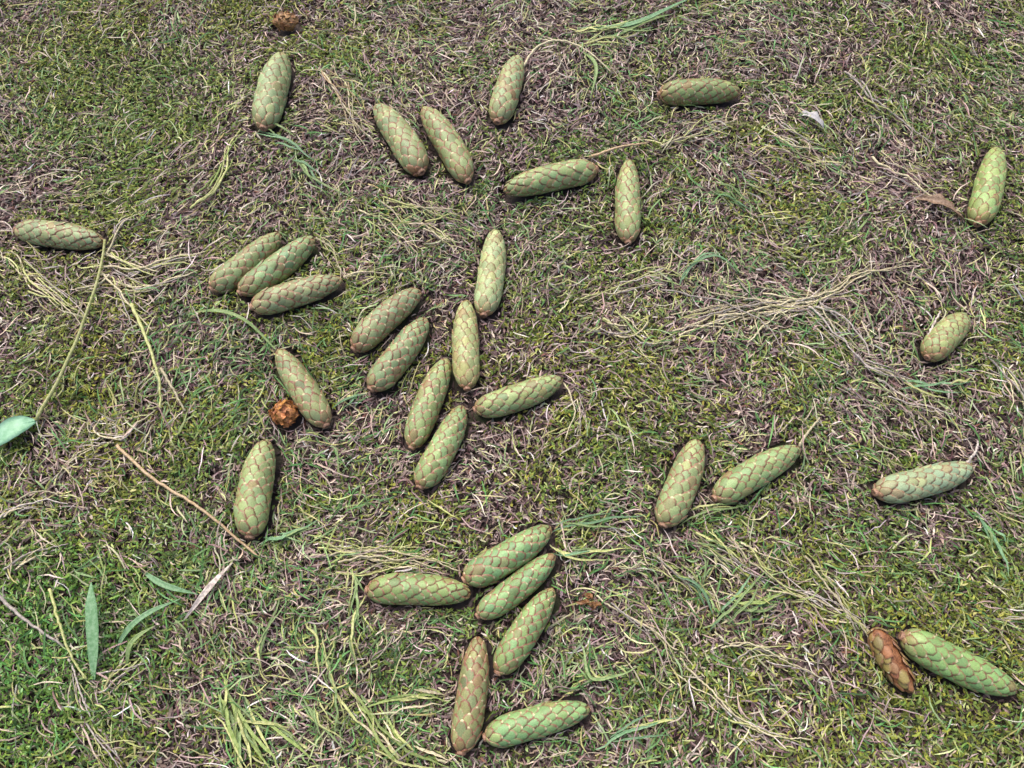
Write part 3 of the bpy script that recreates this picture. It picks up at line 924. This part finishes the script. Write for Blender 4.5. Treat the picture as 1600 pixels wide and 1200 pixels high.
# wisps and tufts: one thing each, every strand a part
# (name, category, label, materials, width px, copies, spread px, blades?, paths)
WISPS = [
    ('grass_wisp', 'grass wisp', 'loose green strands hanging between the lime tuft and the lime fan', (M_BLADE, M_STRAWG), 4.5, 4, 12, 1,
     [[(500, 985), (515, 1050), (530, 1110), (520, 1170)], [(470, 1080), (500, 1130), (545, 1180)]]),
    ('straw_wisp', 'straw', 'straw wisp on purple thatch past the foot of the wide blade', (M_GREY, M_STRAWG), 4.5, 3, 10, 0,
     [[(160, 1085), (190, 1060), (235, 1020)], [(140, 1130), (165, 1165), (190, 1200)], [(110, 1030), (130, 1080), (150, 1130)]]),
    ('straw_wisp', 'straw', 'pale strands sweeping from the upright brown-tipped cone to the straw bundle', (M_STRAWG, M_STRAW, M_GREY), 4, 4, 12, 0,
     [[(1010, 860), (1060, 900), (1110, 950)], [(1090, 850), (1140, 880), (1190, 920)]]),
    ('straw_wisp', 'straw', 'grey strands between the short stubby cone and the grey-green cone', (M_GREY, M_STRAW), 4, 3, 10, 0,
     [[(1370, 590), (1430, 630), (1490, 650)], [(1540, 560), (1590, 620), (1600, 680)]]),
    ('straw_wisp', 'straw', 'tan strands along the slanting pair of cones', (M_STRAW, M_RED), 4, 3, 9, 0,
     [[(540, 130), (550, 190), (575, 240)], [(500, 110), (530, 150), (545, 200)]]),
    ('straw_wisp', 'straw', 'yellow green strands on moss between slanting pair and very pale cone', (M_STRAWG, M_STRAW), 4, 4, 10, 0,
     [[(600, 310), (660, 330), (720, 350)], [(560, 330), (610, 350), (650, 400)]]),
    ('straw_wisp', 'straw', 'straw strands on moss between dark-based cone and white scrap', (M_STRAW, M_GREY, M_STRAWG), 4, 4, 10, 0,
     [[(1030, 230), (1080, 215), (1150, 190)], [(1190, 200), (1240, 230), (1290, 240)]]),
    ('straw_wisp', 'straw', 'faint straight grey green wisp between white scrap and bright green cone', (M_GREY, M_STRAWG), 4, 3, 6, 0,
     [[(1320, 112), (1365, 160), (1410, 195), (1468, 236)]]),
    ('grass_wisp', 'grass wisp', 'feathery pale green wisp beside the flat broad grass blade', (M_STRAWG, M_BLADE), 4, 4, 7, 1,
     [[(890, 50), (950, 52), (1005, 40), (1075, 0)], [(900, 75), (950, 66), (1010, 50)]]),
    ('straw_bundle', 'straw', 'long bundle of pale dry straw crossing open moss', (M_STRAW, M_GREY, M_STRAW), 4.2, 4, 8, 0,
     [[(1050, 520), (1130, 490), (1200, 478), (1265, 480), (1330, 440), (1440, 402)], [(1120, 500), (1210, 480), (1290, 462), (1350, 430), (1425, 418)],
      [(1160, 470), (1230, 478), (1300, 500)], [(1060, 525), (1110, 510), (1180, 492)]]),
    ('straw_bundle', 'straw', 'grey straw wisp branching off the long pale straw bundle', (M_GREY, M_STRAW), 4.5, 3, 8, 0,
     [[(1262, 482), (1300, 520), (1330, 555), (1372, 590)], [(1270, 480), (1320, 505), (1360, 560)], [(1330, 560), (1380, 580), (1440, 600)]]),
    ('straw_bundle', 'straw', 'dry straw bundle leading to the chewed brown cone', (M_STRAW, M_GREY, M_STRAWG), 4.5, 3, 8, 0,
     [[(1195, 925), (1260, 935), (1310, 955), (1352, 985), (1368, 1040)], [(1255, 870), (1290, 920), (1330, 965), (1375, 1020)], [(1140, 840), (1180, 885), (1240, 925), (1300, 950)]]),
    ('straw_wisp', 'straw', 'short arched straw wisp on brown thatch short of the chewed cone', (M_STRAW, M_STRAWG, M_GREY), 4.5, 4, 8, 0,
     [[(1125, 1015), (1170, 1008), (1220, 1030), (1296, 1066)]]),
    ('straw_wisp', 'straw', 'long sagging straw wisp with a curled pale end', (M_STRAW, M_STRAWG, M_GREY), 4.5, 2, 7, 0,
     [[(1060, 1030), (1105, 1075), (1150, 1120), (1210, 1150), (1265, 1156)], [(1130, 1120), (1180, 1140), (1230, 1152)]]),
    ('straw_wisp', 'straw', 'straw wisp running from the orange brown bracts', (M_STRAW, M_GREY, M_STRAWG), 4.2, 3, 8, 0,
     [[(930, 935), (985, 965), (1050, 1010), (1100, 1060)]]),
    ('grass_tuft', 'grass tuft', 'lime green grass tuft beyond the whitish dry leaf', (M_LIME, M_STRAWG, M_BLADE), 6.5, 4, 11, 1,
     [[(348, 1050), (368, 1110), (395, 1160), (432, 1215)], [(352, 1075), (385, 1130), (420, 1170), (445, 1215)], [(345, 1085), (365, 1140), (385, 1215)], [(385, 1105), (450, 1150), (500, 1195)]]),
    ('grass_tuft', 'grass tuft', 'lime green grass tuft fanning out beside the reddish brown cone', (M_LIME, M_STRAWG, M_STRAW), 6, 4, 11, 1,
     [[(572, 1108), (610, 1150), (650, 1180), (720, 1202)], [(570, 1112), (600, 1165), (640, 1215)], [(575, 1105), (640, 1088), (705, 1095)], [(540, 1060), (570, 1105), (600, 1150)]]),
    ('straw_bundle', 'straw', 'yellowish straw bundle curving along the dark green cone', (M_STRAW, M_STRAWG), 4.5, 3, 7, 0,
     [[(480, 872), (560, 862), (640, 868), (722, 893)], [(530, 880), (610, 872), (690, 890)], [(500, 850), (590, 878), (670, 882)]]),
    ('straw_spray', 'straw', 'radiating straw spray at the tip of a lone green cone', (M_STRAW, M_STRAWG, M_GREY), 4.5, 3, 8, 0,
     [[(165, 420), (215, 425), (270, 405), (325, 395)], [(170, 440), (230, 450), (310, 425)], [(170, 400), (195, 350), (225, 330)], [(165, 430), (200, 475), (240, 520)],
      [(165, 395), (190, 410), (250, 430)], [(172, 430), (150, 450), (120, 452)]]),
    ('straw_wisp', 'straw', 'pale straw wisp slanting towards the broad leaf stem', (M_STRAW, M_STRAWG, M_GREY), 4.5, 3, 8, 0,
     [[(0, 398), (50, 440), (95, 470), (130, 512)], [(20, 395), (70, 450), (140, 500)]]),
    ('straw_spray', 'straw', 'small straw spray where the long tan stem begins', (M_STRAW, M_GREY), 4.5, 2, 8, 0,
     [[(180, 695), (130, 710), (85, 748)], [(190, 690), (220, 660), (245, 640)], [(200, 690), (150, 680), (155, 655)]]),
    ('straw_wisp', 'straw', 'grey straw wisp on purple brown thatch past the small spray', (M_GREY, M_STRAW), 4.5, 3, 9, 0,
     [[(0, 812), (60, 785), (110, 790)], [(10, 890), (50, 868), (110, 850)]]),
    ('grass_wisp', 'grass wisp', 'curved green grass wisp at the tips of the row of three cones', (M_COOL, M_BLADE, M_STRAWG), 5, 3, 7, 1,
     [[(862, 830), (900, 822), (960, 812), (1010, 806)], [(860, 850), (885, 868), (940, 862), (985, 858)]]),
    ('grass_wisp', 'grass wisp', 'green grass wisp crossing below the cone with a straw at its tip', (M_BLADE, M_STRAWG), 4.5, 3, 7, 1,
     [[(1060, 820), (1110, 800), (1180, 790)], [(1075, 830), (1120, 850), (1160, 880)]]),
    ('grass_wisp', 'grass wisp', 'thin green strands curving past the base of the dark green cone', (M_STRAWG, M_BLADE), 5, 3, 7, 1,
     [[(570, 930), (552, 985), (560, 1050)], [(545, 880), (560, 930), (552, 1000)]]),
    ('grass_wisp', 'grass wisp', 'thin upright green strands between the whitish dry leaf and dark green cone', (M_STRAWG, M_BLADE), 5, 2, 7, 1,
     [[(475, 965), (500, 1010), (495, 1070)], [(440, 930), (415, 1000), (405, 1060)]]),
    ('straw_wisp', 'straw', 'straw swirl on open moss beside the long pale straw bundle', (M_STRAWG, M_STRAW, M_GREY), 4, 3, 9, 0,
     [[(960, 490), (1010, 540), (1060, 520)], [(905, 470), (960, 455), (1030, 430), (1090, 440)], [(940, 500), (985, 520), (1030, 480)]]),
    ('straw_wisp', 'straw', 'short straw wisp beside the very pale green cone', (M_STRAW, M_STRAWG), 4, 3, 9, 0, [[(640, 340), (690, 372), (720, 385)]]),
    ('straw_wisp', 'straw', 'loose straw wisp round the end of the cone set apart', (M_STRAW, M_GREY), 4, 2, 9, 0, [[(882, 600), (898, 640), (880, 690)]]),
    ('grass_wisp', 'grass wisp', 'spread of green blades with pale tips on open moss by straw', (M_BLADE, M_COOL, M_LIME), 6, 3, 9, 1,
     [[(1100, 985), (1150, 940), (1205, 880)], [(1140, 935), (1180, 945), (1230, 920)], [(1110, 960), (1090, 920), (1055, 900)]]),
    ('grass_wisp', 'grass wisp', 'green wisp on moss between dark olive cone and long straw bundle', (M_BLADE, M_COOL), 5, 3, 9, 1, [[(1180, 330), (1140, 300), (1105, 285)]]),
    ('grass_wisp', 'grass wisp', 'green wisp on moss below the tip of the grey-green cone', (M_COOL, M_BLADE), 6, 3, 9, 1, [[(1520, 800), (1550, 850), (1575, 900)]]),
    ('grass_wisp', 'grass wisp', 'green wisp at the base of the plump green cone', (M_COOL, M_BLADE), 6, 4, 9, 1, [[(408, 850), (450, 838), (500, 812)]]),
    ('grass_wisp', 'grass wisp', 'green wisp between the rusty lump cone and the red-netted cone', (M_COOL, M_BLADE, M_STRAWG), 5, 3, 8, 1, [[(520, 640), (550, 628), (572, 618)]]),
    ('grass_wisp', 'grass wisp', 'bent green wisp just above the long pale straw bundle', (M_COOL, M_BLADE), 5.5, 2, 8, 1, [[(1060, 445), (1085, 415), (1120, 408), (1150, 430)]]),
    ('grass_wisp', 'grass wisp', 'green wisp beside the short stubby cone', (M_COOL, M_STRAWG), 5, 3, 8, 1, [[(1400, 590), (1450, 605), (1520, 598)]]),
    ('grass_wisp', 'grass wisp', 'forked green wisp between the bracts and the fresh green cone', (M_BLADE, M_STRAWG), 5.5, 2, 8, 1, [[(905, 1000), (930, 1060), (1000, 1040)]]),
    ('grass_wisp', 'grass wisp', 'green wisp pointing away from the tip of the fresh green cone', (M_COOL, M_STRAWG), 6, 3, 8, 1, [[(930, 1170), (985, 1140), (1065, 1120)]]),
    ('grass_wisp', 'grass wisp', 'cool green wisp beside the base of the palest lone cone', (M_COOL, M_BLADE), 5.5, 3, 8, 1, [[(405, 205), (450, 225), (500, 260)], [(455, 250), (500, 290), (560, 315)]]),
    ('straw_wisp', 'straw', 'yellow green wisp curving through moss above the snug trio', (M_STRAWG, M_LIME), 5, 3, 9, 0, [[(300, 330), (345, 290), (360, 235), (375, 200)]]),
    ('straw_wisp', 'straw', 'pale straw wisp leading to the bright green cone by the brown leaf', (M_STRAW, M_GREY), 4.5, 2, 8, 0, [[(1360, 250), (1420, 285), (1500, 335)]]),
    ('straw_wisp', 'straw', 'pale straw wisp beside the tip of the snug trio', (M_STRAW, M_STRAWG), 4, 3, 7, 0, [[(495, 375), (520, 395), (545, 440)], [(540, 440), (570, 425), (610, 430)]]),
]
bj = random.Random(5)
for nm, cat, lab, mats, wd, copies, spr, isb, paths in WISPS:
    root = bpy.data.objects.new(nm, None); COL.objects.link(root)
    p0 = at(*paths[0][0]); root.location = p0.tolist(); RL = Vector(p0)
    tag(root, lab, cat)
    q = 0
    for path in paths:
        dense = smooth_path([np.array((*p_, 0.0)) for p_ in path], 60)
        plen = sum(math.dist(dense[k][:2], dense[k + 1][:2]) for k in range(59))
        cnt = int(copies * (1.7 if isb else 2.3))
        for c_ in range(cnt):
            # every strand follows a stretch of the wisp and frays away from it
            ln_ = 1.0 if c_ == 0 else bj.uniform(.22, .75)
            a0 = 0 if c_ == 0 else bj.uniform(0, 1 - ln_)
            npt = max(4, int(plen * ln_ / 16))
            side = bj.gauss(0, spr * .8) if c_ else 0
            fray = bj.gauss(0, .22) if c_ else 0
            pts = []
            for k in range(npt):
                u = a0 + ln_ * k / (npt - 1)
                b_ = dense[int(u * 59)]; d_ = dense[min(59, int(u * 59) + 1)] - dense[max(0, int(u * 59) - 1)]
                nrm = np.array([-d_[1], d_[0]]) / (math.hypot(d_[0], d_[1]) + 1e-9)
                lat = side + fray * plen * ln_ * (k / (npt - 1) - .5) + bj.gauss(0, 1.6)
                pts.append((b_[0] + nrm[0] * lat, b_[1] + nrm[1] * lat))
            m = mats[q % len(mats)]; q += 1
            s = px_m(*pts[1])
            ww = wd * s * (bj.uniform(.65, .9) if c_ == 0 else bj.uniform(.35, .75))
            if isb:
                me = blade_mesh('blade', ground_path(pts, bj.uniform(.008, .013), bj.uniform(.009, .015), 4 * len(pts), .004, .0003), ww, m, .3, twist=bj.uniform(-.8, .8))
            else:
                me = stem_mesh('strand', ground_path(pts, bj.uniform(.008, .014), bj.uniform(.008, .013), 4 * len(pts), .002, .0005), ww * .5, ww * .25, m, 5)
            child_mesh('blade' if isb else 'strand', me)

# loose bits of straw and grass strewn along the wisps, too many to count
PX, PY, PA, PG = [], [], [], []
for nm, cat, lab, mats, wd, copies, spr, isb, paths in WISPS:
    for path in paths:
        dense = smooth_path([at(*p_) for p_ in path], 40)
        for k in range(int((5 if isb else 8) * len(path))):
            i = bj.randrange(1, 39)
            d_ = dense[i + 1] - dense[i - 1]
            sp_ = bj.gauss(0, .020)
            a_ = math.atan2(d_[1], d_[0])
            PX.append(dense[i][0] - math.sin(a_) * sp_); PY.append(dense[i][1] + math.cos(a_) * sp_)
            PA.append(a_ + bj.gauss(0, .5) + (math.pi if bj.random() < .5 else 0)); PG.append(isb)
PX, PY, PA, PG = map(np.array, (PX, PY, PA, PG)); m = len(PX)
c_ = np.where((PG > 0)[:, None], pick(m, GRASS), pick(m, WEB))
lay = ribbons(PX, PY, rng.uniform(.006, .012, m), PA, rng.uniform(.010, .028, m), rng.uniform(.0009, .0018, m), rng.normal(0, .5, m),
              rng.normal(.1, .12, m), rng.normal(-.08, .12, m), rng.normal(0, .5, m), c_, np.clip(c_ * 1.15, 0, .9), nseg=5, wob=.16)
build_stuff('loose_straw', [lay], M_THATCH, 'short bits of straw and grass strewn along the longer wisps', 'straw')

# dry brown leaf, white scrap, orange flakes
blade([(1425, 305), (1455, 318), (1480, 332), (1506, 350)], 21, M_BROWN, 'dry brown leaf fragment beside the bright green cone', name='dry_leaf', shape=(.15, .5, .35, 1, .6, .8, .3, .5, .1), fold=.6, twist=1.6)['category'] = 'leaf'
blade([(1250, 178), (1266, 190), (1284, 205)], 17, M_WHITE, 'small white papery scrap on brown thatch', name='papery_scrap', shape=(.25, .6, .4, 1, .6, .8, .2), fold=.7, twist=1.2)['category'] = 'scrap'
root = bpy.data.objects.new('bract_cluster', None); COL.objects.link(root)
p0 = at(920, 936); root.location = p0.tolist(); RL = Vector(p0)
tag(root, 'small cluster of orange brown dry bracts beside the row of three cones', 'bracts')
bj = random.Random(8)
for k in range(9):
    a_ = bj.uniform(0, 6.28); l_ = bj.uniform(.5, 1.1); cx_, cy_ = 920 + bj.gauss(0, 7), 937 + bj.gauss(0, 4)
    me = blade_mesh('bract', ground_path([(cx_, cy_), (cx_ + 10 * l_ * math.cos(a_), cy_ + 7 * l_ * math.sin(a_)), (cx_ + 18 * l_ * math.cos(a_ + .4), cy_ + 13 * l_ * math.sin(a_ + .4))], .007, bj.uniform(.008, .015), 8, .003), bj.uniform(.002, .005), M_RUST, .4, twist=1.2)
    o = child_mesh('bract', me)
    o.color = (0.7, 0.75, 0.8, 1)
